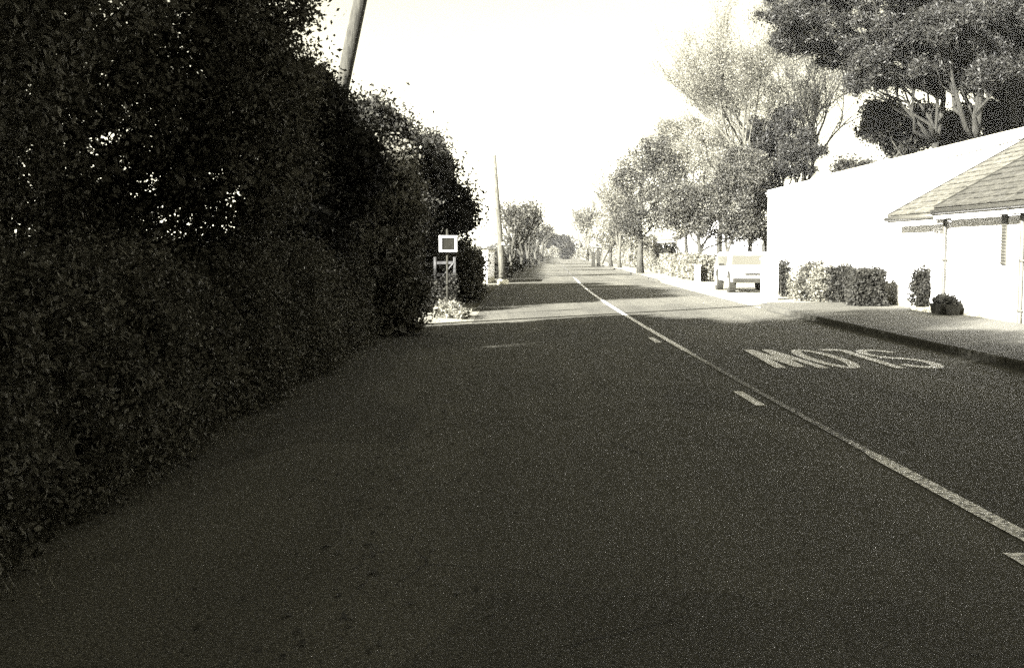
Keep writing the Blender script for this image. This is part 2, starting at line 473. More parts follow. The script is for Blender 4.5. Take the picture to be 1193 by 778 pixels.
# near left mass ---------------------------------------------------------------
NG = 'evergreen trees crowding the left verge'
near = [  # x, y, height, radius, n, label
    (-4.6, 6.3, 7.2, 2.5, 190000, 'large dark evergreen nearest the camera at the left edge, sky glinting through it'),
    (-4.5, 10.6, 7.2, 2.35, 210000, 'tall dark evergreen beside the leaning timber pole, its crown cut by the top edge'),
    (-2.95, 15.8, 4.25, 1.3, 90000, 'low rounded evergreen at the foot of the leaning timber pole'),
]
protos = []
for i, (x, y, h, r, n, lb) in enumerate(near):
    lb_ = evergreen_lobes(h, r, 14 if h > 5 else 8, .5, i + 3)
    if i == 1: lb_ += [((1.9, 0, 3.1), (.75, .8, .7)), ((1.85, .2, 4.1), (.75, .8, .7)), ((1.8, -.1, 2.2), (.8, .8, .7)), ((1.6, .3, 4.9), (.7, .8, .6))]
    t = tree('evergreen_tree', (x, y, 0), lb, lb_, n, .027, M['leaf_sun' if i == 2 else 'leaf_shade'], .17, h * .85, M['bark'],
             group=NG, per=90, spread=.13, inner=(0, 9000, 12000)[i], inner_size=(.06, .055, .09)[i])
    protos.append(t)
far = [
    (-4.2, 28.3, 5.3, 2.15, 70000, 'dark evergreen just left of the small framed sign, beyond the sunlit gap'),
    (-3.45, 32.2, 5.0, 2.45, 90000, 'dark evergreen overhanging the small framed sign, at the right end of the row'),
    (-4.6, 37.5, 5.4, 2.2, 50000, 'dark evergreen standing back behind the framed sign'),
    (-4.4, 42.0, 5.0, 2.1, 40000, 'farthest dark evergreen of the left row, mostly hidden by the others'),
]
tree('evergreen_tree', (-2.55, 19.0, 0), 'bushy dark evergreen spilling over the verge right before the sunlit gap', evergreen_lobes(3.4, 1.15, 9, .4, 55), 60000, .035,
     M['leaf_shade'], .10, 2.8, M['bark'], group=NG, per=60, spread=.14, inner=6000, inner_size=.12)
for i, (x, y, h, r, n, lb) in enumerate(far):
    tree('evergreen_tree', (x, y, 0), lb, evergreen_lobes(h, r, 10, .7, i + 20), n, .055, M['leaf_sun'], .15, h * .85, M['bark'],
         group=NG, per=60, spread=.2, inner=7000, inner_size=.18)
# unseen trees added behind and beside the camera to block sun and sky
for i, (x, y, s, rz) in enumerate([(-4.8, 1.8, 1.1, 1), (-5, -2.6, 1.12, 2), (-5, -7, 1.12, 3.1), (-5, -11.5, 1.05, 4.3), (-5, -16, 1.05, .4),
                                   (-9.6, 5.4, 1.55, .7), (-9.6, 1, 1.45, 2), (-9.8, -4, 1.45, 3.6), (-10, -9.5, 1.4, 5), (-10, -6.5, 1.4, 2.5), (-9, -15, 1.2, 1.5), (-9, 10.5, 1.1, 4.1), (-14.8, 18.6, 1.6, 2.2), (-15.5, 23, 1.65, .3), (-16.5, 28, 1.6, 5.2),
                                   (1.5, -22, 1.3, 1), (7, -21, 1.3, 2), (12, -16, 1.3, .4), (12, -9, 2.0, 4), (14, -1, 1.9, 4), (-2, -14, 2.1, 2), (6, -13, 2.0, 1), (-7.5, -4.5, 2.0, .6)]):
    c = copy_tree(protos[1]); c.location = (x, y, 0); c.scale = (s, s, s); c.rotation_euler.z = rz
    c['label'] = 'unseen dark evergreen tree, added to block sun and sky'; c['group'] = 'unseen trees added for shade'

# hedge under the near trees
def hedge(name, x0, y0, x1, y1, w, h, n, size, mat, label, cat='hedge', inner=0, wav=.18, group=None, spread=.06):
    L = math.hypot(x1 - x0, y1 - y0); ux, uy = (x1 - x0) / L, (y1 - y0) / L
    t = rng.uniform(0, 1, n); side = rng.uniform(0, 1, n)
    s = t * L
    bul = 1 + wav * (np.sin(s * 2.1 + x0) * .5 + np.sin(s * 4.7 + 1) * .3 + np.sin(s * .9) * .4)
    hh = h * bul; ww = w * bul
    per = 2 * hh + ww; q = side * per
    off = np.where(q < hh, -ww / 2, np.where(q < hh + ww, -ww / 2 + (q - hh), ww / 2))
    z = np.where(q < hh, q, np.where(q < hh + ww, hh, per - q))
    endz = rng.uniform(0, 1, n) < w / (L + w)
    s = np.where(endz, rng.choice([0, 1], n) * L, s); off = np.where(endz, rng.uniform(-.5, .5, n) * ww, off); z = np.where(endz, rng.uniform(0, 1, n) * hh, z)
    nz = np.sin(z * 5 + s * 3.3) * np.sin(s * 6.1 + off * 7) * .09 * (h / 1.5 + .4)
    off = off * (1 - .12 * (z / hh) ** 4) + np.sign(off) * nz; z = z + nz * .6
    pos = np.stack([s * ux - off * uy, s * uy + off * ux, z], 1) + rng.normal(size=(n, 3)) * spread
    v, f = leaf_arrays(pos, size)
    if inner:
        si = rng.uniform(.02, .98, inner) * L; oi = rng.uniform(-.42, .42, inner) * w; zi = rng.uniform(0, .88, inner) * h
        v2, f2 = leaf_arrays(np.stack([si * ux - oi * uy, si * uy + oi * ux, zi], 1), min(.16, w * .2), .7)
        v = np.concatenate([v, v2]); f = np.concatenate([f, f2 + 4 * n])
    v[:, 2] = np.maximum(v[:, 2], 0.0)
    o = link_mesh(name, v, f, mat); o.location = (x0, y0, 0)
    return tag(o, label, cat, group)
hedge('hedge', -3.6, -10, -3.35, 17.6, 2.0, 1.35, 420000, .024, M['leaf_shade'], 'tall dark roadside hedge running from the camera along the left verge', inner=20000, wav=.12, spread=.07)
hedge('hedge', -3.3, 29.5, -3.1, 44, 1.6, 1.7, 70000, .05, M['leaf_sun'], 'dark hedge at the foot of the evergreens, behind the framed sign', inner=9000)
# shrubs between the far evergreens and the thin pole
def shrub(loc, r, h, n, size, mat, label, cat='shrub', group=None, per=40, spread=.1, name='shrub', inner=0):
    t = empty(name, loc, 0, label, cat, group)
    lobes = []
    for k in range(6):
        a = k * 2.3 + r; z = h * (.28 + .1 * k)
        lobes.append(((math.cos(a) * r * .38, math.sin(a) * r * .38, min(z, h * .72)), (r * .62, r * .62, h * .3)))
    o, cc = crown('foliage', lobes, n, size, mat, t, per=per, spread=spread, inner=inner, inner_size=.1)
    mb = MB()
    for k in range(9):
        q = Vector(cc[rnd.randrange(len(cc))]); mb.tube(wob((rnd.uniform(-.06, .06), rnd.uniform(-.06, .06), 0), q, 4, .06), [.022, .018, .013, .009, .004], 5)
    mb.build('stem', M['bark'], t)
    return t
shrub((-1.35, 31.6, 0), .6, 1.5, 9000, .045, M['leaf_shade'], 'loose shaded bush right of the small framed sign', inner=500)
shrub((-1.75, 36.5, 0), .7, 1.9, 8000, .05, M['leaf_pale'], 'tallish grey bush close to the left of the thin pole', inner=500)
shrub((-1.75, 42.5, 0), .6, 1.3, 7000, .05, M['leaf_pale'], 'low bush directly beside the foot of the thin pole')
shrub((-1.42, 24.2, 0), .32, .32, 1500, .04, M['leaf_pale'], 'small pale sunlit tuft at the left end of the bright band across the road', spread=.06)
shrub((-1.12, 23.7, 0), .2, .22, 700, .035, M['leaf_pale'], 'tiny pale plant at the road edge just right of the sunlit tuft', spread=.04)

# grass on the left verge
n = 30000
gx = -2.9 + np.abs(rng.normal(0, .38, n)); gy = rng.uniform(1.0, 24, n) ** 1.0
keep = ~((gy > 22.3)); gx, gy = gx[keep], gy[keep]; n = len(gx)
hgt = rng.uniform(.02, .08, n) * (1 + .5 * np.sin(gy * 3) * np.sin(gx * 5)); a = rng.uniform(0, 6.28, n); w = .004
b0 = np.stack([gx, gy, np.full(n, -.012)], 1); dx = np.stack([np.cos(a) * w, np.sin(a) * w, np.zeros(n)], 1)
tip = b0 + np.stack([np.sin(a) * hgt * .5, np.cos(a) * hgt * .5, hgt], 1)
v = np.stack([b0 - dx, b0 + dx, tip], 1).reshape(-1, 3)
tag(link_mesh('grass', v, np.arange(3 * n).reshape(n, 3), M['grass']), 'short rough grass along the foot of the shaded left hedge', 'grass', kind='stuff')

# fallen leaves scattered over road and pavement edges
n = 1600
lx = np.concatenate([rng.uniform(-1, 6, n // 4), rng.normal(-.75, .25, n // 2), rng.normal(6.15, .12, n // 4)]); ly = rng.uniform(2, 30, n)
pos = np.stack([lx, ly, np.where(np.abs(lx - 6.3) < .0, .13, .012)], 1)
u = np.stack([np.cos(ly * 91), np.sin(ly * 91), rng.uniform(-.2, .2, n)], 1); w_ = np.stack([-np.sin(ly * 91), np.cos(ly * 91), rng.uniform(-.2, .2, n)], 1)
s = rng.uniform(.012, .03, n)[:, None]
v = np.stack([pos + u * s, pos + w_ * s * .6, pos - u * s, pos - w_ * s * .6], 1).reshape(-1, 3); v[:, 2] = np.maximum(v[:, 2], .008)
tag(link_mesh('fallen_leaves', v, np.arange(4 * n).reshape(n, 4), M['leaf_mid']), 'dry leaves scattered along the road edges', 'leaves', kind='stuff')

# ------------------------------------------------------------------ poles and signs on the left
# leaning timber pole
top = P(424, -20, 20.0); bot = P(400, 95, 20.0)
dirv = (top - bot) / (top.z - bot.z); base = bot - dirv * bot.z
pt = empty('timber_pole', base, 0, 'thick grey timber pole leaning right above the left trees', 'pole')
mb = MB(); H = 7.6
mb.tube([dirv * z for z in (-.3, 2, 4, 6, H)], [.15, .14, .13, .125, .12], 14); mb.build('shaft', M['timber'], pt, True)
mb = MB(); mb.tube([dirv * H, dirv * (H + .05)], [.13, .07], 12); mb.build('cap', M['steel'], pt)
mb = MB(); mb.tube([dirv * 7.2 + Vector((-.16, 0, 0)), dirv * 7.2 + Vector((.16, 0, 0))], .02, 6); mb.build('bolt', M['steel'], pt)

# thin tall pole beside the road
b = G(586, 331); tp = P(576, 181, b.y)
up = empty('utility_pole', b, 0, 'thin tall timber pole leaning slightly left at the edge of the road', 'pole')
tv = tp - b
mb = MB(); mb.tube([tv * k for k in (-.02, .25, .5, .75, 1)], [.16, .145, .12, .095, .075], 12); mb.build('shaft', M['bark_pale'], up, True)
mb = MB(); mb.tube([tv * 1.0, tv * 1.012], [.085, .04], 10); mb.build('cap', M['steel'], up)
mb = MB(); mb.box(-.05, -.19, 1.75, .05, -.148, 1.87); mb.build('number_plate', M['steel'], up)
for k in range(8):
    mb = MB(); z = 2.6 + k * .45; q = tv * (z / tv.z); s = 1 if k % 2 else -1
    mb.tube([q, q + Vector((s * .24, 0, .02))], .012, 5); mb.build('climbing_step', M['steel'], up)
# concrete foot collar lit by the sun
mb = MB(); mb.tube([(0, 0, -.05), (0, 0, .16), (0, 0, .22)], [.28, .26, .18], 12); mb.build('collar', M['stone'], up)

# framed sign on a post
SD = 24.6
c = P(522, 284, SD)
sg = empty('framed_sign', (c.x, c.y, 0), math.radians(27), 'small square sign with white frame and dark face on a post', 'sign')
z0, z1 = P(522, 293.5, SD).z, P(522, 274.5, SD).z; hw = .21; fw = .045
mb = MB(); mb.box(-hw + fw, -.012, z0 + fw, hw - fw, .012, z1 - fw); mb.build('sign_face', M['dark'], sg)
mb = MB()
mb.box(-hw, -.028, z0, hw, .02, z0 + fw, ); mb.box(-hw, -.028, z1 - fw, hw, .02, z1)
mb.box(-hw, -.026, z0 + fw, -hw + fw, .018, z1 - fw); mb.box(hw - fw, -.026, z0 + fw, hw, .018, z1 - fw); mb.build('frame', M['white_paint'], sg)
mb = MB(); mb.tube([(0, .05, -.1), (0, .05, z1 + .12)], .028, 10); mb.tube([(0, .05, z1 + .12), (0, .05, z1 + .15)], [.035, .01], 10)
mb.build('post', M['dark'], sg, True)
# low white rail gate behind it
a = P(507, 332, 26.0); z_b = a.z
gt = empty('rail_gate', (P(517, 0, 27).x, 27.0, 0), math.radians(12), 'low white wooden rail gate under the framed sign, half lost in leaves', 'gate')
for sx in (-.25, .24):
    mb = MB(); mb.box(sx - .03, -.03, -.05, sx + .03, .03, 1.34, .008); mb.build('post', M['old_white'], gt)
for z in (.66, .90, 1.2):
    mb = MB(); mb.box(-.217, -.015, z - .035, .207, .015, z + .035); mb.build('rail', M['old_white'], gt)
mb = MB(); mb.tube([(-.21, -.03, .68), (.2, -.03, 1.18)], .022, 4); mb.build('brace', M['old_white'], gt)
hedge('hedge', -2.6, 26.4, -1.45, 26.5, .45, .78, 9000, .035, M['leaf_sun'], 'loose leafy growth tangled round the white rail gate', wav=.3)

# ------------------------------------------------------------------ houses on the right
def roof_mesh(x_eave, z_eave, x_ridge, z_ridge, x_back, y0, y1, mat, parent, course=.29, thick=.09):
    """tiled roof: overlapping courses on both slopes, verge boards left to the caller"""
    mb = MB()
    for (xa, za, xb, zb) in ((x_eave, z_eave, x_ridge, z_ridge), (x_back, z_eave, x_ridge, z_ridge)):
        L = math.hypot(xb - xa, zb - za); n = int(L / course); ux, uz = (xb - xa) / L, (zb - za) / L
        nx, nz = (-uz, ux) if ux > 0 else (uz, -ux)
        for k in range(n):
            s0 = k * L / n; s1 = min(L, (k + 1) * L / n + .06)
            a0 = (xa + ux * s0 + nx * (.045), za + uz * s0 + nz * .045); a1 = (xa + ux * s1 + nx * .012, za + uz * s1 + nz * .012)
            m = int((y1 - y0) / .24); ys = [y0 + (y1 - y0) * j / m for j in range(m + 1)]
            dz = [rnd.uniform(-.006, .006) for _ in ys]
            for j in range(m):
                yA, yB = ys[j] + .002, ys[j + 1] - .002; t = .022
                vs = []
                for (px, pz) in (a0, a1):
                    for (yy, o_) in ((yA, dz[j]), (yB, dz[j] + .004)):
                        vs.append((px + nx * o_, yy, pz + nz * o_)); vs.append((px + nx * (o_ - t), yy, pz + nz * (o_ - t)))
                mb.add(vs, [(0, 2, 6, 4), (0, 1, 3, 2), (4, 6, 7, 5), (0, 4, 5, 1), (2, 3, 7, 6)])
        # underlay board
        mb.add([(xa, y0 + .02, za), (xa, y1 - .02, za), (xb, y1 - .02, zb), (xb, y0 + .02, zb),
                (xa - nx * .06, y0 + .02, za - nz * .06), (xa - nx * .06, y1 - .02, za - nz * .06), (xb - nx * .06, y1 - .02, zb - nz * .06), (xb - nx * .06, y0 + .02, zb - nz * .06)],
               [(0, 1, 2, 3), (4, 5, 6, 7), (0, 4, 7, 3), (1, 5, 6, 2), (0, 1, 5, 4)])
    for j in range(int((y1 - y0) / .42)):
        ya = y0 + j * .42
        mb.tube([(x_ridge, ya, z_ridge + .035), (x_ridge, ya + .415, z_ridge + .03)], .10, 8)
    return mb.build('roof', mat, parent)

def wall_with_openings(mb, x, y0, y1, h, opens, t=.22):
    """front wall facing -X between y0..y1 with openings (ya, yb, za, zb)"""
    ys = sorted(set([y0, y1] + [o[0] for o in opens] + [o[1] for o in opens]))
    for a, b_ in zip(ys[:-1], ys[1:]):
        op = [o for o in opens if o[0] <= a + 1e-6 and o[1] >= b_ - 1e-6]
        if not op: mb.box(x, a, -.1, x + t, b_, h)
        else:
            o = op[0]
            if o[2] > 0: mb.box(x, a, -.1, x + t, b_, o[2])
            if o[3] < h: mb.box(x, a, o[3], x + t, b_, h)

def house(x, y0, y1, depth, h, pitch, mat_roof, label, opens, doors, ovh=.32, name='bungalow', pipes=(), chim=None, cat='house', verge=.18, z_off=0, gut=True):
    root = empty(name, (x, y0, 0), 0, label, cat)
    Y = y1 - y0; xr = depth / 2; zr = h + pitch * (xr + 0)
    mb = MB(); wall_with_openings(mb, 0, 0, Y, h, opens + doors)
    mb.box(depth - .2, 0, -.1, depth, Y, h)
    for yy in (0, Y - .2):   # gable ends
        a = [(.22, yy, -.1), (depth - .2, yy, -.1), (depth - .2, yy, h), (xr, yy, zr - .12), (.22, yy, h)]
        b2 = [(p[0], yy + .2, p[2]) for p in a]
        mb.loft([a, b2], True, True)
    mb.build('wall', M['wall'], root)
    ze = h - pitch * ovh
    rf = roof_mesh(-ovh, ze + .08, xr, zr + .08, depth + ovh, -verge, Y + verge, mat_roof, root)
    if chim:
        mb = MB(); cy = chim
        mb.box(xr - .3, cy - .35, zr - .3, xr + .3, cy + .35, zr + .85); mb.box(xr - .36, cy - .41, zr + .85, xr + .36, cy + .41, zr + .97)
        ch = mb.build('chimney', M['wall'], rf)
        mb = MB()
        for s in (-.16, .16): mb.tube([(xr, cy + s, zr + .97), (xr, cy + s, zr + 1.3)], [.11, .09], 10)
        p_ = mb.build('chimney_pot', M['stone'], root)
    # fascia and gutter
    mb = MB(); mb.box(-ovh - .012, -verge, ze - .14, -ovh + .012, Y + verge, ze + .03); mb.build('fascia', M['white_paint'], root)
    mb = MB(); mb.tube([(-ovh - .06, -verge, ze + .01), (-ovh - .06, Y + verge, ze + .01)], .05, 8); mb.build('gutter', M['pipe'] if gut else M['white_paint'], root, True)
    # verge boards
    for yy, s in ((-verge, -1), (Y + verge, 1)):
        mb = MB(); q = yy + s * .014
        pr = [(-ovh, ze - .09), (xr, zr - .07), (xr, zr + .155), (-ovh, ze + .155)]
        mb.loft([[(p[0], min(yy, q) + (.003 if s > 0 else 0), p[1]) for p in pr], [(p[0], max(yy, q) + (.003 if s > 0 else 0), p[1]) for p in pr]], True, True)
        mb.build('verge_board', M['dark'] if gut else M['white_paint'], root)
    for (ya, yb, za, zb) in opens:
        mb = MB(); fx = .07; w = .05
        mb.box(fx, ya, za, fx + .06, ya + w, zb); mb.box(fx, yb - w, za, fx + .06, yb, zb)
        mb.box(fx + .002, ya + w, za, fx + .058, yb - w, za + w); mb.box(fx + .002, ya + w, zb - w, fx + .058, yb - w, zb)
        ym = (ya + yb) / 2; mb.box(fx + .004, ym - .025, za + w, fx + .056, ym + .025, zb - w)
        wn = mb.build('window', M['white_paint'], root)
        mb = MB(); mb.box(-.05, ya - .06, za - .06, .068, yb + .06, za - .003); mb.build('sill', M['white_paint'], wn)
        # net curtain right behind the panes
        mb = MB(); n_ = 30
        vs = []
        for k in range(n_ + 1):
            yy = ya + w + (yb - ya - 2 * w) * k / n_; xx = fx + .075 + .012 * math.sin(k * 1.9)
            vs += [(xx, yy, za + w), (xx, yy, zb - w)]
        mb.add(vs, [(2 * k, 2 * k + 1, 2 * k + 3, 2 * k + 2) for k in range(n_)]); mb.build('curtain', M['curtain'], wn)
    for (ya, yb, za, zb) in doors:
        mb = MB(); mb.box(.09, ya + .05, .02, .13, yb - .05, zb - .05)
        for (p0, p1) in ((.15, .95), (1.1, 1.8)):
            for (q0, q1) in ((.12, .44), (.5, .82)):
                W = yb - ya; mb.box(.078, ya + W * q0, p0, .0895, ya + W * q1, p1)
        dr = mb.build('door', M['white_paint'], root)
        mb = MB(); mb.tube([(.03, ya + .16, 1.0), (.03, ya + .27, 1.0)], .012, 6); mb.tube([(.03, ya + .16, 1.0), (.09, ya + .16, 1.0)], .01, 6); mb.build('handle', M['steel'], dr)
        mb = MB(); mb.box(.06, ya, -.02, .14, ya + .045, zb); mb.box(.06, yb - .045, -.02, .14, yb, zb); mb.box(.062, ya + .045, zb - .045, .138, yb - .045, zb); mb.build('door_frame', M['white_paint'], root)
        mb = MB(); mb.box(-.42, ya - .1, .0, -.003, yb + .1, .19, .015); mb.build('step', M['stone'], root)
    for (yy, za, zb, mt) in pipes:
        mb = MB(); mb.tube([(-.075, yy, za), (-.075, yy, zb - .3), (-.075, yy, zb - .22), (-ovh - .05, yy, ze - .05 if zb > h - .3 else zb)] if zb > h - .3 else [(-.075, yy, za), (-.075, yy, zb)], .042, 8)
        for z in (za + .25, (za + zb) / 2): mb.box(-.125, yy - .06, z, -.003, yy + .06, z + .035)
        mb.build('drainpipe', mt, root)
    for k in (.4, .75):
        mb = MB(); y_ = Y * k
        for i in range(3): mb.box(-.012, y_ + i * .07, .26, -.002, y_ + i * .07 + .05, .34)
        mb.build('air_brick', M['pipe'], root)
    return root

# nearest bungalow, roof with a dark verge
house(9.7, 8.5, 24.0, 8.0, 2.52, .57, M['tile'], 'nearest white bungalow on the right, grey tiled roof with dark verge',
      [(1.5, 3.3, .95, 2.1), (6.0, 7.6, .95, 2.1)], [], pipes=[(12.0, .1, 2.5, M['pipe'])], verge=.15)
nb = [o for o in bpy.data.objects if o.name.startswith('bungalow') and o.parent is None][0]
mb = MB(); mb.box(-.03, 12.74, 1.22, -.003, 12.96, 2.36)
for k in range(18): mb.box(-.05, 12.75, 1.24 + k * .062, -.031, 12.95, 1.275 + k * .062)
mb.build('louvre', M['pipe'], nb)
# the lower section next to it, with the door
house(9.74, 24.22, 27.2, 7.9, 2.44, .56, M['tile_mid'], 'narrow white bungalow with front door and pale roof, next beyond the nearest one',
      [], [(.12, .92, 0, 2.02)], pipes=[(.04, .1, 2.45, M['pipe'])], verge=.06)
# taller white house behind
house(12.0, 30.2, 51.0, 6.0, 4.15, .25, M['tile_pale'], 'long taller white house standing back behind the parked car and shrubs',
      [(15.5, 17.0, 1.0, 2.2), (10.0, 11.6, 1.0, 2.2), (4.5, 5.6, 1.0, 2.2), (15.5, 16.7, 2.85, 3.75), (10.2, 11.4, 2.85, 3.75)], [(13.0, 13.95, 0, 2.02)],
      name='house', gut=False, verge=.05, ovh=.03, pipes=[(19.9, .1, 4.1, M['white_paint'])])
# small far bungalow glimpsed between the trees
house(12.8, 84, 93, 6.5, 2.5, .5, M['tile_pale'], 'small pale bungalow far down the right side, glimpsed between tree trunks',
      [(1.2, 2.6, .95, 2.1), (6, 7.5, .95, 2.1)], [(3.8, 4.7, 0, 2.0)], verge=.12)

# garden wall with coping, white painted
def low_wall(pts, h, t, mat, label, name='garden_wall', cope=True, cat='wall', y_off=0):
    root = empty(name, (pts[0][0], pts[0][1], 0), 0, label, cat)
    mb = MB(); mc = MB()
    for (a, b_) in zip(pts[:-1], pts[1:]):
        a = Vector((a[0] - pts[0][0], a[1] - pts[0][1], 0)); b_ = Vector((b_[0] - pts[0][0], b_[1] - pts[0][1], 0))
        d = (b_ - a).normalized(); n_ = Vector((d.y, -d.x, 0))
        def ring(p, w, z0, z1): return [tuple(p + n_ * w + Vector((0, 0, z0))), tuple(p - n_ * w + Vector((0, 0, z0))), tuple(p - n_ * w + Vector((0, 0, z1))), tuple(p + n_ * w + Vector((0, 0, z1)))]
        mb.loft([ring(a, t / 2, -.1, h), ring(b_, t / 2, -.1, h)], True, True)
        L = (b_ - a).length; m = max(1, int(L / .6))
        for k in range(m):
            mc.loft([ring(a + d * (L * k / m + .004), t / 2 + .04, h + .002, h + .065), ring(a + d * (L * (k + 1) / m - .004), t / 2 + .04, h + .002, h + .062)], True, True)
    mb.build('wall_face', mat, root)
    if cope: mc.build('coping', M['stone'], root)
    return root
low_wall([(9.9, 27.5), (10.2, 36.2)], 1.12, .2, M['wall'], 'white garden wall behind the shrubs, between the bungalows and the car')
def pillar(px, py0, D, w, h, label):
    q = P(px, 300, D); root = empty('gate_pillar', (q.x, D, 0), 0, label, 'pillar', 'gate pillars by the forecourt')
    mb = MB(); mb.box(-w / 2, -w / 2, -.1, w / 2, w / 2, h); mb.build('shaft', M['wall'], root)
    mb = MB(); b_ = w / 2 + .04
    mb.loft([[(-b_, -b_, h), (b_, -b_, h), (b_, b_, h), (-b_, b_, h)], [(-b_, -b_, h + .05), (b_, -b_, h + .05), (b_, b_, h + .05), (-b_, b_, h + .05)], [(-.03, -.03, h + .17), (.03, -.03, h + .17), (.03, .03, h + .17), (-.03, .03, h + .17)]], True, True)
    mb.build('cap', M['stone'], root)
pillar(897, 0, 33.0, .42, 1.22, 'white gate pillar in front of the parked car, left of the climbing shrub')
pillar(937, 0, 34.5, .36, 1.05, 'white gate pillar behind the two leaning shrubs')

# shrubs and hedge along the front
q = G(912, 346); shrub((q.x, q.y, 0), .27, 1.25, 4500, .035, M['leaf_sun'], 'narrow upright shrub against the white gate pillar', spread=.05)
q = G(935, 351); shrub((q.x, q.y, 0), .42, 1.15, 3800, .04, M['leaf_pale'], 'pale airy bush with bare stems right of the narrow shrub', spread=.07)
q = G(957, 354); shrub((q.x, q.y, 0), .38, 1.12, 3600, .04, M['leaf_pale'], 'rounded mottled pale bush in the middle of the row before the white garden wall', spread=.08)
q = G(946, 352); shrub((q.x + .1, q.y + .3, 0), .36, 1.2, 4000, .04, M['leaf_mid'], 'small mid grey bush between the two pale bushes before the garden wall', spread=.08)
q = G(978, 357); shrub((q.x, q.y, 0), .36, 1.1, 6000, .04, M['leaf_sun'], 'dusky bush touching the left end of the square dark hedge', spread=.07)
q0, q1 = G(990, 359), G(1037, 364)
hedge('hedge', q0.x + .3, q0.y + .2, q1.x - .28, q1.y + .6, .6, .92, 16000, .04, M['leaf_sun'], 'square clipped dark hedge at the left corner of the bungalow with the door', inner=2500, wav=.05)
shrub((9.5, 25.22, .12), .2, 1.0, 3500, .035, M['leaf_sun'], 'slim dark shrub against the white wall left of the front door', spread=.05)
# planter trough by the door
tr = empty('planter', (9.42, 23.5, .125), 0, 'low dark planter with plants against the wall right of the front door', 'planter')
mb = MB(); mb.loft([[(-.13, -.42, 0), (.13, -.42, 0), (.13, .42, 0), (-.13, .42, 0)], [(-.17, -.46, .22), (.17, -.46, .22), (.17, .46, .22), (-.17, .46, .22)]], True, True); mb.build('trough', M['dark'], tr)
crown('plants', [((0, -.25, .27), (.15, .2, .1)), ((0, .2, .27), (.15, .22, .1))], 2500, .03, M['leaf_sun'], tr, per=30, spread=.04)

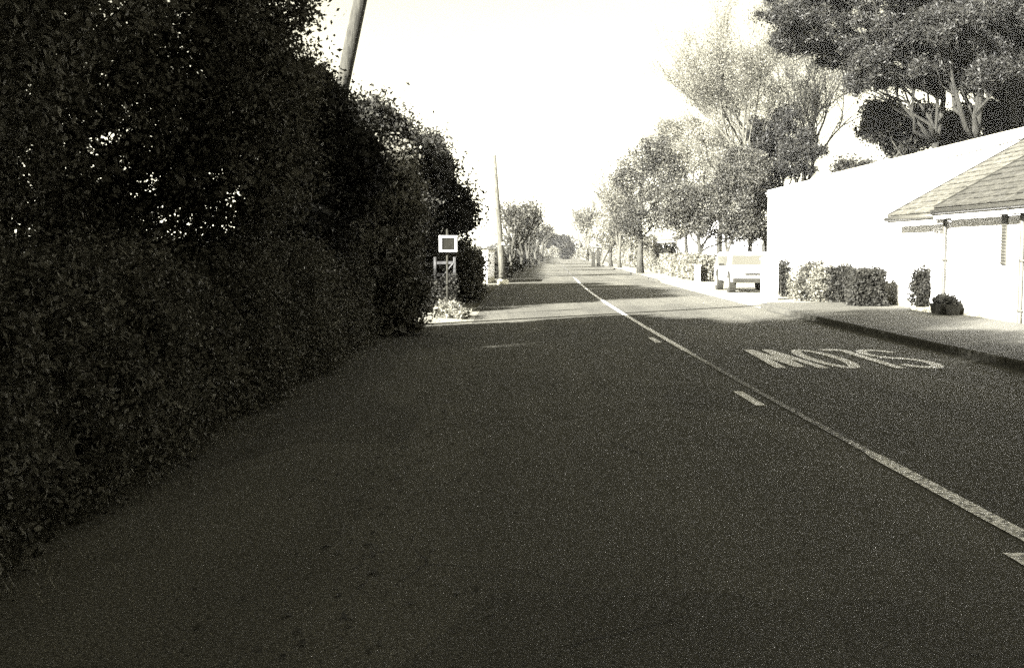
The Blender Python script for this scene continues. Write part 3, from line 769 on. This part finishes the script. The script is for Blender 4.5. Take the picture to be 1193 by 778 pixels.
# ------------------------------------------------------------------ pale van / off-roader
def vehicle(loc, rz, label, L=4.3, W=1.72, H=1.84, nm='parked_car', cat='car', hood=1.05, HH=1.44):
    root = empty(nm, loc, rz, label, cat)
    # front faces -Y. side profile (y, z)
    zb, zs, belt = .38, .95, 1.08
    F_ = -L / 2
    prof = [(F_ + .02, zb), (F_, .55), (F_ + .01, .86), (F_ + .1, .97), (F_ + hood, belt), (F_ + hood + .42, H - .06), (F_ + hood + .7, H), (L / 2 - .35, H), (L / 2 - .08, H - .08), (L / 2 - .02, 1.05), (L / 2, .6), (L / 2 - .03, zb)]
    def wid(z): return W / 2 if z < 1.0 else W / 2 - (z - 1.0) / (H - 1.0) * .13
    mb = MB(); xs = [-1, -.93, 0, .93, 1]
    rings = []
    for k in xs:
        r = []
        for (y, z) in prof:
            ins = .05 if abs(k) == 1 else 0
            yy = y + (ins if y < 0 else -ins) * (1 if abs(k) == 1 else 0)
            crown_ = .03 * (1 - k * k) if z > H - .1 else 0
            r.append((k * wid(z), yy, z - (.03 if abs(k) == 1 and z > H - .1 else 0) + crown_))
        rings.append(r)
    # cut wheel arches visually with dark liners; loft between side rings
    mb.loft(rings, True, True)
    body = mb.build('body', M['car'], root)
    bv = body.modifiers.new('bevel', 'BEVEL'); bv.width = .03; bv.segments = 2; bv.limit_method = 'ANGLE'
    # windscreen, side and rear glass (2-3 mm proud)
    def pane(pts, n_, parent=root, name='window', mt=M['glass'], o=.006):
        m_ = MB(); nn = Vector(n_).normalized() * o; a = [tuple(Vector(p) + nn) for p in pts]; b_ = [tuple(Vector(p) - nn) for p in pts]
        m_.loft([a, b_], True, True); return m_.build(name, mt, parent)
    y0, y1 = F_ + hood, F_ + hood + .42; z0, z1 = belt + .06, H - .13
    f0 = .10; f1 = .86
    ya = y0 + (y1 - y0) * f0; yb = y0 + (y1 - y0) * f1; za = belt + (H - .06 - belt) * f0; zb2 = belt + (H - .06 - belt) * f1
    nrm = (0, -(H - .06 - belt), .42)
    ww = W / 2 - .15
    pane([(-ww, ya, za), (ww, ya, za), (ww - .06, yb, zb2), (-ww + .06, yb, zb2)], nrm, name='windscreen', o=.012)
    for s in (-1, 1):
        segs = [(y0 + .30, y0 + 1.0), (y0 + 1.07, y0 + 1.85), (y0 + 1.93, L / 2 - .3)]
        for i, (a, b_) in enumerate(segs):
            zt = H - .2
            xlo, xhi = s * (wid(1.14) + .004), s * (wid(zt) + .004)
            a2 = a + (.22 if i == 0 else 0)
            pane([(xlo, a, 1.14), (xlo, b_, 1.14), (xhi, b_, zt), (xhi, a2, zt)], (s, 0, .15), name='side_window', o=.008)
    pane([(-ww, L / 2 - .03, 1.15), (ww, L / 2 - .03, 1.15), (ww - .06, L / 2 - .07, H - .2), (-ww + .06, L / 2 - .07, H - .2)], (0, 1, .1), name='rear_window', o=.02)
    # bumpers, grille, lamps
    m_ = MB(); m_.box(-W / 2 + .02, F_ - .09, .36, W / 2 - .02, F_ + .06, .54, .03); m_.build('bumper', M['dark'], root)
    m_ = MB(); m_.box(-W / 2 + .02, L / 2 - .06, .36, W / 2 - .02, L / 2 + .08, .54, .03); m_.build('bumper', M['dark'], root)
    m_ = MB()
    for k in range(5): m_.box(-.42, F_ - .012, .62 + k * .045, .42, F_ + .01, .65 + k * .045)
    m_.build('grille', M['dark'], root)
    for s in (-1, 1):
        m_ = MB(); m_.tube([(s * .62, F_ - .02, .73), (s * .62, F_ + .02, .73)], [.10, .11], 16); m_.build('headlight', M['steel'], root)
        m_ = MB(); m_.tube([(s * (W / 2 + .01), y0 + .35, 1.13), (s * (W / 2 + .14), y0 + .33, 1.16)], .02, 6); m_.box(s * (W / 2 + .17) - .09, y0 + .29, 1.1, s * (W / 2 + .17) + .09, y0 + .34, 1.26, .015); m_.build('mirror', M['dark'], root)
        for yy in (F_ + .72, L / 2 - .82):
            m_ = MB(); m_.tube([(s * (W / 2 - .2), yy, .36), (s * (W / 2 + .012), yy, .36)], .43, 22); m_.build('wheel_arch', M['dark'], root)
            m_ = MB(); m_.tube([(s * (W / 2 - .2), yy, .34), (s * (W / 2 - .18), yy, .34), (s * (W / 2 + .02), yy, .34), (s * (W / 2 + .04), yy, .34)], [.30, .34, .34, .30], 22); w_ = m_.build('wheel', M['rubber'], root, False)
            m_ = MB(); m_.tube([(s * (W / 2 + .03), yy, .34), (s * (W / 2 + .05), yy, .34)], [.2, .17], 16); m_.build('rim', M['steel'], w_)
    kz = (HH - .5) / (H - .5)
    for o in bpy.data.objects:
        if o.parent == root and not o.name.startswith('wheel'):
            for v_ in o.data.vertices:
                if v_.co.z > .5: v_.co.z = .5 + (v_.co.z - .5) * kz
    return root
vehicle((8.72, 40.4, 0.005), math.radians(-2), 'pale estate car parked on the sunlit forecourt, facing the camera')

# ------------------------------------------------------------------ pines, top right
def pine(loc, label, h, tr, lobes, n, lean=(0, 0)):
    t = empty('pine_tree', loc, 0, label, 'pine tree', 'pines behind the white houses')
    o, cc = crown('crown', lobes, n, .10, M['needle'], t, per=20, spread=.21, asp=.3)
    trunk_mesh(h, tr * .85, lobes, M['bark_dark'], t, cc, lean, 60, .5)
    return t
def pl(px, py, D, loc, rx, rz, ry=None):   # a lobe of foliage given by where it is seen
    q = P(px, py, D) - Vector(loc)
    k = D / F
    return ((q.x, q.y, q.z), (rx * k, (ry or rx) * k, rz * k))
def pine_at(px, D, label, tr, blobs, n):
    x = (px - PX) / F * D; loc = (x, D, 0)
    lobes = []
    for (bx, by, rx, rz) in blobs:
        dd = rnd.uniform(-2, 2)
        l = pl(bx, by, D + dd, (x, D, 0), rx * 1.08, rz * .92); lobes.append(l)
    h = max(l[0][2] for l in lobes) + 1.5
    return pine(loc, label, h, tr, lobes, n)
pine_at(1080, 56, 'pine with the paler trunk in the gap above the roofs, left of the thicker trunk', .30,
        [(1010, 40, 42, 20), (1045, 15, 45, 22), (960, 25, 38, 15), (975, 62, 40, 14), (1035, 75, 40, 17), (1000, -25, 60, 25), (1060, -20, 50, 28), (930, -5, 40, 18), (1070, 50, 32, 18), (925, 48, 25, 9), (1010, 95, 26, 8), (1080, 88, 22, 8), (1020, 55, 36, 18), (915, 22, 30, 14), (940, 45, 32, 14), (960, 5, 34, 16), (985, 5, 36, 20), (1055, 30, 36, 18), (1045, 92, 24, 9)], 100000)
pine_at(1134, 54, 'pine with the thickest trunk, its dark crown filling the top right', .42,
        [(1100, 35, 38, 24), (1130, 60, 42, 18), (1150, 20, 42, 22), (1110, -10, 50, 26), (1165, -20, 46, 26), (1120, 85, 40, 10), (1085, 70, 30, 13), (1155, 85, 26, 8), (1125, 35, 40, 20), (1090, 15, 36, 20), (1140, 92, 30, 9)], 100000)
pine_at(1178, 58, 'pine at the right edge of the photograph with drooping clumps', .30,
        [(1185, 40, 28, 20), (1175, 75, 30, 14), (1200, 10, 42, 26), (1190, 105, 24, 9), (1225, 60, 40, 30), (1165, 50, 22, 12), (1215, 130, 36, 20), (1180, 20, 30, 22), (1170, 95, 22, 9)], 70000)
pine_at(905, 66, 'smaller conifer whose dark boughs hang left of the white house roof', .2,
        [(900, 140, 26, 14), (915, 160, 32, 14), (905, 180, 34, 14), (935, 178, 24, 10), (890, 160, 22, 16), (880, 200, 22, 16), (915, 198, 30, 9), (893, 225, 20, 22)], 34000)
# dark understorey behind the roofs
def under(px, py, D, rx, rz, n, label, m_='leaf_sun'):
    x = (px - PX) / F * D; blobs = []
    for k in range(11):
        blobs.append(pl(px + rnd.uniform(-.95, .95) * rx, py + rnd.uniform(-.8, .8) * rz, D + rnd.uniform(-2, 2), (x, D, 0), rx * rnd.uniform(.2, .5), rz * rnd.uniform(.2, .45)))
    zc = P(px, py, D).z
    t = empty('evergreen_tree', (x, D, 0), 0, label, 'tree', 'evergreens behind the white houses')
    o, cc = crown('crown', blobs, n, .1, M[m_], t, per=40, spread=.25)
    trunk_mesh(zc, .16, blobs, M['bark'], t, cc, (0, 0), 20)
under(1045, 150, 62, 34, 26, 26000, 'rounded dark evergreen above the roofs, left of the paler pine trunk')
under(1100, 150, 62, 28, 24, 24000, 'dark evergreen above the roofs, between the two pine trunks')
under(1165, 148, 62, 28, 24, 22000, 'dark evergreen above the roofs, right of the thickest pine trunk')
under(1000, 195, 62, 22, 6, 3000, 'low dark spray of branches just over the ridge of the long house')

# ------------------------------------------------------------------ bare winter trees
def bare_tree(loc, label, h, r, depth, seed, mat='bark_pale', spread=.55, group=None, leaf=0, lsize=.05, lm='leaf_pale', name='bare_tree', upw=.28, first=.28):
    q = random.Random(seed); mb = MB(); tips = []; tw = MB()
    t = empty(name, loc, 0, label, 'tree', group)
    def grow(p, d, L, rad, k):
        n_ = 3 if k < depth - 1 else 2; pts = [p]
        for i in range(n_):
            d = (d + Vector((q.gauss(0, .11), q.gauss(0, .11), q.gauss(0, .06) + upw * .12))).normalized()
            pts.append(pts[-1] + d * (L / n_))
        (mb if k < 3 else tw).tube(pts, [rad * (1 - .35 * i / n_) for i in range(n_ + 1)], 8 if k < 1 else (5 if k < 3 else 3), cap=(k == 0))
        if k >= 3: tips.extend(pts[1:])
        if k >= depth: return
        m_ = q.choice([2, 3, 3, 4]) if k else 5
        for j in range(m_):
            f_ = 1.0 if j == 0 else q.uniform(.35, 1.0)
            i = min(n_ - 1, int(f_ * n_ - 1e-6)); s = pts[i].lerp(pts[i + 1], f_ * n_ - i)
            ax = Vector((q.gauss(0, 1), q.gauss(0, 1), q.gauss(0, .5))).normalized()
            nd = (d + ax * (spread if j else .22) * q.uniform(.7, 1.4) + Vector((0, 0, upw * .4))).normalized()
            grow(s, nd, L * q.uniform(.6, .82), rad * (.62 if j else .68) * q.uniform(.85, 1.05), k + 1)
    grow(Vector((0, 0, -.1)), Vector((q.uniform(-.06, .06), q.uniform(-.06, .06), 1)).normalized(), h * first, r, 0)
    zmax = max(p.z for p in tips); s = h / zmax
    for m_ in (mb, tw): m_.v = [(x * s, y * s, z * s) for x, y, z in m_.v]
    mb.build('trunk', M[mat], t, True); tw.build('branches', M[mat], t)
    if leaf:
        T = np.array([tuple(p * s) for p in tips]); idx = rng.integers(0, len(T), leaf)
        pos = T[idx] + rng.normal(size=(leaf, 3)) * .22
        v, f = leaf_arrays(pos, lsize, .5); link_mesh('crown', v, f, M[lm], t)
    return t
def at(px, D): return ((px - PX) / F * D, D, 0)
BR = 'pale winter trees along the right side of the road'
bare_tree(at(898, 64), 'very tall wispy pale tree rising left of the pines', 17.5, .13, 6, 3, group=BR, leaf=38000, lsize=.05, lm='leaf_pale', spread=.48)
bare_tree(at(925, 72), 'tall pale tree with fine twigs close behind the smaller conifer', 17.5, .17, 6, 11, group=BR, leaf=30000, lsize=.05, lm='leaf_mid')
bare_tree(at(845, 75), 'twiggy pale tree with a slender trunk behind the leafy trees', 11, .13, 6, 5, group=BR, leaf=6000, lsize=.07)
def broad(px, D, label, blobs, n, lm='leaf_mid', tr=.16, size=.065, bark_='bark', per=24):
    x = (px - PX) / F * D; lobes = [pl(bx, by, D + rnd.uniform(-1.2, 1.2), (x, D, 0), rx, rz) for (bx, by, rx, rz) in blobs]
    h = max(l[0][2] for l in lobes)
    return tree('broadleaf_tree', (x, D, 0), label, lobes, n, size, M[lm], tr, h, M[bark_], group='leafy trees along the right side of the road', per=per, spread=.30)
broad(815, 60, 'leafy dark tree with a dense low crown behind the parked car', [(800, 255, 28, 20), (830, 262, 28, 18), (815, 235, 26, 18), (850, 245, 22, 22), (790, 235, 20, 16), (865, 268, 20, 12), (850, 215, 22, 18)], 30000)
broad(872, 64, 'dark upright tree at the left corner of the long white house', [(875, 240, 18, 24), (868, 210, 20, 20), (882, 265, 14, 14), (860, 185, 20, 14), (878, 195, 16, 18)], 20000)
broad(746, 72, 'leafy tree with a dark slim trunk standing on the far right verge', [(745, 190, 22, 14), (730, 210, 20, 14), (760, 215, 26, 16), (745, 240, 26, 14), (775, 195, 22, 16), (790, 215, 18, 16), (765, 170, 20, 12), (735, 262, 20, 10), (770, 255, 20, 12)], 26000, tr=.2)
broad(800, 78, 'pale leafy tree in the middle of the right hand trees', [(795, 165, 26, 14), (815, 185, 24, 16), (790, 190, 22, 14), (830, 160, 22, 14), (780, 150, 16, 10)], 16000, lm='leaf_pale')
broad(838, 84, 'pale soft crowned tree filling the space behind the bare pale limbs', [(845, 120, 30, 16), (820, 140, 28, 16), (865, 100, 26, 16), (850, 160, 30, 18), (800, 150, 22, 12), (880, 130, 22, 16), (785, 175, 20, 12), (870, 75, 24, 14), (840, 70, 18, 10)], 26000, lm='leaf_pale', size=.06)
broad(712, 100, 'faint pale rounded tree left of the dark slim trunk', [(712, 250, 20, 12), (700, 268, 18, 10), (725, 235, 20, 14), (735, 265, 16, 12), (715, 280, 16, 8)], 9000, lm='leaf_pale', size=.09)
bare_tree(at(722, 95), 'pale bare tree left of the tree with the dark slim trunk', 9.5, .17, 6, 21, group=BR, leaf=5000, lsize=.08)
bare_tree(at(700, 120), 'pale bare tree behind the two dark posts down the road', 8.5, .17, 6, 22, group=BR, leaf=5000, lsize=.1)
bare_tree(at(684, 155), 'faint bare tree far down the right side of the road', 9, .18, 5, 23, group=BR, leaf=3500, lsize=.12)
bare_tree(at(672, 210), 'most distant faint bare tree on the right side of the road', 10, .2, 5, 24, group=BR, leaf=2500, lsize=.15)
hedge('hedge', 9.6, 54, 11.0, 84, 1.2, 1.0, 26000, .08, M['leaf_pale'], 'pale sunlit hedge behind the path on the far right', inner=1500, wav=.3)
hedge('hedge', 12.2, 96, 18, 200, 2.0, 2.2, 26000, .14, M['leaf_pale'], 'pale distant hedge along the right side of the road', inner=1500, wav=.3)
low_wall([(9.2, 53.5), (9.9, 70)], .75, .22, M['stone'], 'low pale stone wall between the path and the pale hedge')
shrub(at(775, 74), 1.0, 2.0, 7000, .07, M['leaf_pale'], 'rounded pale blossomy shrub right of the dark slim trunk', inner=200)
# two dark gate posts down the road
for px, hh, lb in ((691, 1.3, 'shorter dark post on the left of the pair far down the right verge'), (697, 1.75, 'taller dark post on the right of the pair far down the right verge')):
    x, y, _ = at(px, 104); r_ = empty('gate_post', (x, y, 0), 0, lb, 'post', 'dark posts down the road')
    mb = MB(); mb.box(-.17, -.17, -.1, .17, .17, hh, .02); mb.build('shaft', M['dark'], r_)
    mb = MB(); mb.box(-.21, -.21, hh, .21, .21, hh + .06, .015); mb.build('cap', M['dark'], r_)

# left side far down the road
BL = 'bare trees along the left side of the road beyond the thin pole'
for i, (px, D, h, lb) in enumerate([(594, 62, 4.6, 'bare tree just right of the thin pole'), (607, 78, 5.4, 'tallest bare tree beyond the thin pole, branches reaching over the road'),
                                    (616, 95, 5.4, 'bare tree in the middle of the far left row'), (624, 118, 6.4, 'bare tree second from the far end of the left row'), (631, 150, 6.5, 'last bare tree at the far end of the left row')]):
    bare_tree(at(px, D), lb, h, .12 + .0006 * D, 5, 40 + i, mat='bark', group=BL, leaf=1200, lsize=.05 + .0006 * D, lm='leaf_mid', first=.34)
hedge('hedge', cl(56) - LW - 1.0, 56, cl(118) - LW - 1.0, 118, 1.1, 1.25, 34000, .07, M['leaf_sun'], 'dark low hedge right of the foot of the thin pole', inner=3000, wav=.2)
low_wall([(-1.25, 50), (-1.0, 55.2)], 1.45, .22, M['wall'], 'short pale wall just left of the thin pole', name='boundary_wall')
hedge('hedge', cl(120) - LW - .9, 120, cl(240) - LW - .9, 240, 1.6, 1.8, 20000, .13, M['leaf_mid'], 'distant hedge along the left side of the road', inner=1500, wav=.3)
# round trees where the road ends
for i, (px, D, rx, lb) in enumerate([(642, 215, 8, 'small round tree standing alone at the far end of the road'), (660, 190, 7, 'small dark tree right of the lone round one at the far end of the road'), (653, 240, 9, 'distant tree between the two dark ones closing the road')]):
    x = (px - PX) / F * D; y_ = [283, 292, 282][i]
    lobes = [pl(px, y_, D, (x, D, 0), rx, 8), pl(px + 5, y_ - 3, D, (x, D, 0), rx * .7, 6), pl(px - 2, y_ + 5, D, (x, D, 0), rx * .6, 5)]
    tree('broadleaf_tree', (x, D, 0), lb, lobes, 4000, .16, M['leaf_sun'], .22, lobes[1][0][2], M['bark'], group='small trees closing the road', per=30, spread=.3)
hedge('hedge', -8, 214, 30, 206, 1.8, 1.7, 14000, .14, M['leaf_pale'], 'pale hedge crossing the view where the road bends away', inner=900, wav=.3)
# far woodland band hiding the horizon
n = 26000
ang = rng.uniform(-1.1, 1.1, n); rr = rng.uniform(330, 460, n)
px_ = np.sin(ang) * rr; py_ = np.cos(ang) * rr
hz = (5 + 3 * np.sin(ang * 23) + 2 * np.sin(ang * 61 + 1)) * rng.uniform(0, 1, n) ** .7
v, f = leaf_arrays(np.stack([px_, py_, hz], 1), .8)
tag(link_mesh('woodland', v, f, M['leaf_mid']), 'far-off pale woodland along the horizon', 'woodland', kind='stuff')

# ------------------------------------------------------------------ air
HAZE = 0.0002
if HAZE:
    mb = MB(); mb.box(-560, -60, -6, 560, 620, 24)
    hz = mb.build('haze', None); tag(hz, kind='stuff')
    m = bpy.data.materials.new('haze_air'); m.use_nodes = True; nt = m.node_tree
    nt.nodes.remove(nt.nodes['Principled BSDF'])
    vol = N(nt, 'ShaderNodeVolumePrincipled'); vol.inputs['Color'].default_value = (.95, .95, .93, 1); vol.inputs['Density'].default_value = HAZE
    nt.links.new(vol.outputs[0], nt.nodes['Material Output'].inputs['Volume'])
    hz.data.materials.append(m)

# ------------------------------------------------------------------ light, sky, camera
EL = math.radians(23); AZ = math.radians(225)     # the sun stands behind us on the left
w = bpy.data.worlds.new('World'); sc.world = w; w.use_nodes = True; nt = w.node_tree
sky = N(nt, 'ShaderNodeTexSky', sky_type='NISHITA'); sky.sun_disc = False; sky.sun_elevation = EL; sky.sun_rotation = AZ
sky.air_density = .3; sky.dust_density = .4
bw = N(nt, 'ShaderNodeRGBToBW'); nt.links.new(sky.outputs[0], bw.inputs[0])     # black-and-white film
bg = nt.nodes['Background']; bg.inputs['Strength'].default_value = .06
tn = mix(nt, 1.0, bw.outputs[0], (1.05, 1.0, .76, 1), 'MULTIPLY'); nt.links.new(tn, bg.inputs['Color'])
sl = bpy.data.lights.new('sun', 'SUN'); sl.energy = 5.0; sl.angle = math.radians(.5); sl.color = (1, .985, .95)
so = bpy.data.objects.new('sun', sl); col.objects.link(so)
sd = Vector((math.sin(AZ) * math.cos(EL), math.cos(AZ) * math.cos(EL), math.sin(EL)))
so.rotation_euler = (-sd).to_track_quat('-Z', 'Y').to_euler()
cam = bpy.data.cameras.new('camera'); cam.sensor_width = 36; cam.lens = F / 1193 * 36; cam.clip_start = .1; cam.clip_end = 6000
co = bpy.data.objects.new('camera', cam); col.objects.link(co); co.location = (0, 0, CAMH)
co.rotation_euler = (math.pi / 2 - PITCH, 0, 0); sc.camera = co
vs = sc.view_settings; vs.view_transform = 'Standard'; vs.look = 'None'; vs.gamma = 1; vs.use_curve_mapping = False
vs.exposure = 3.65
sc.render.engine = 'CYCLES'
sc.cycles.use_denoising = False
sc.cycles.max_bounces = 5; sc.cycles.diffuse_bounces = 3; sc.cycles.transmission_bounces = 2; sc.cycles.volume_bounces = 0; sc.cycles.volume_max_steps = 64
sc.cycles.sample_clamp_indirect = 4
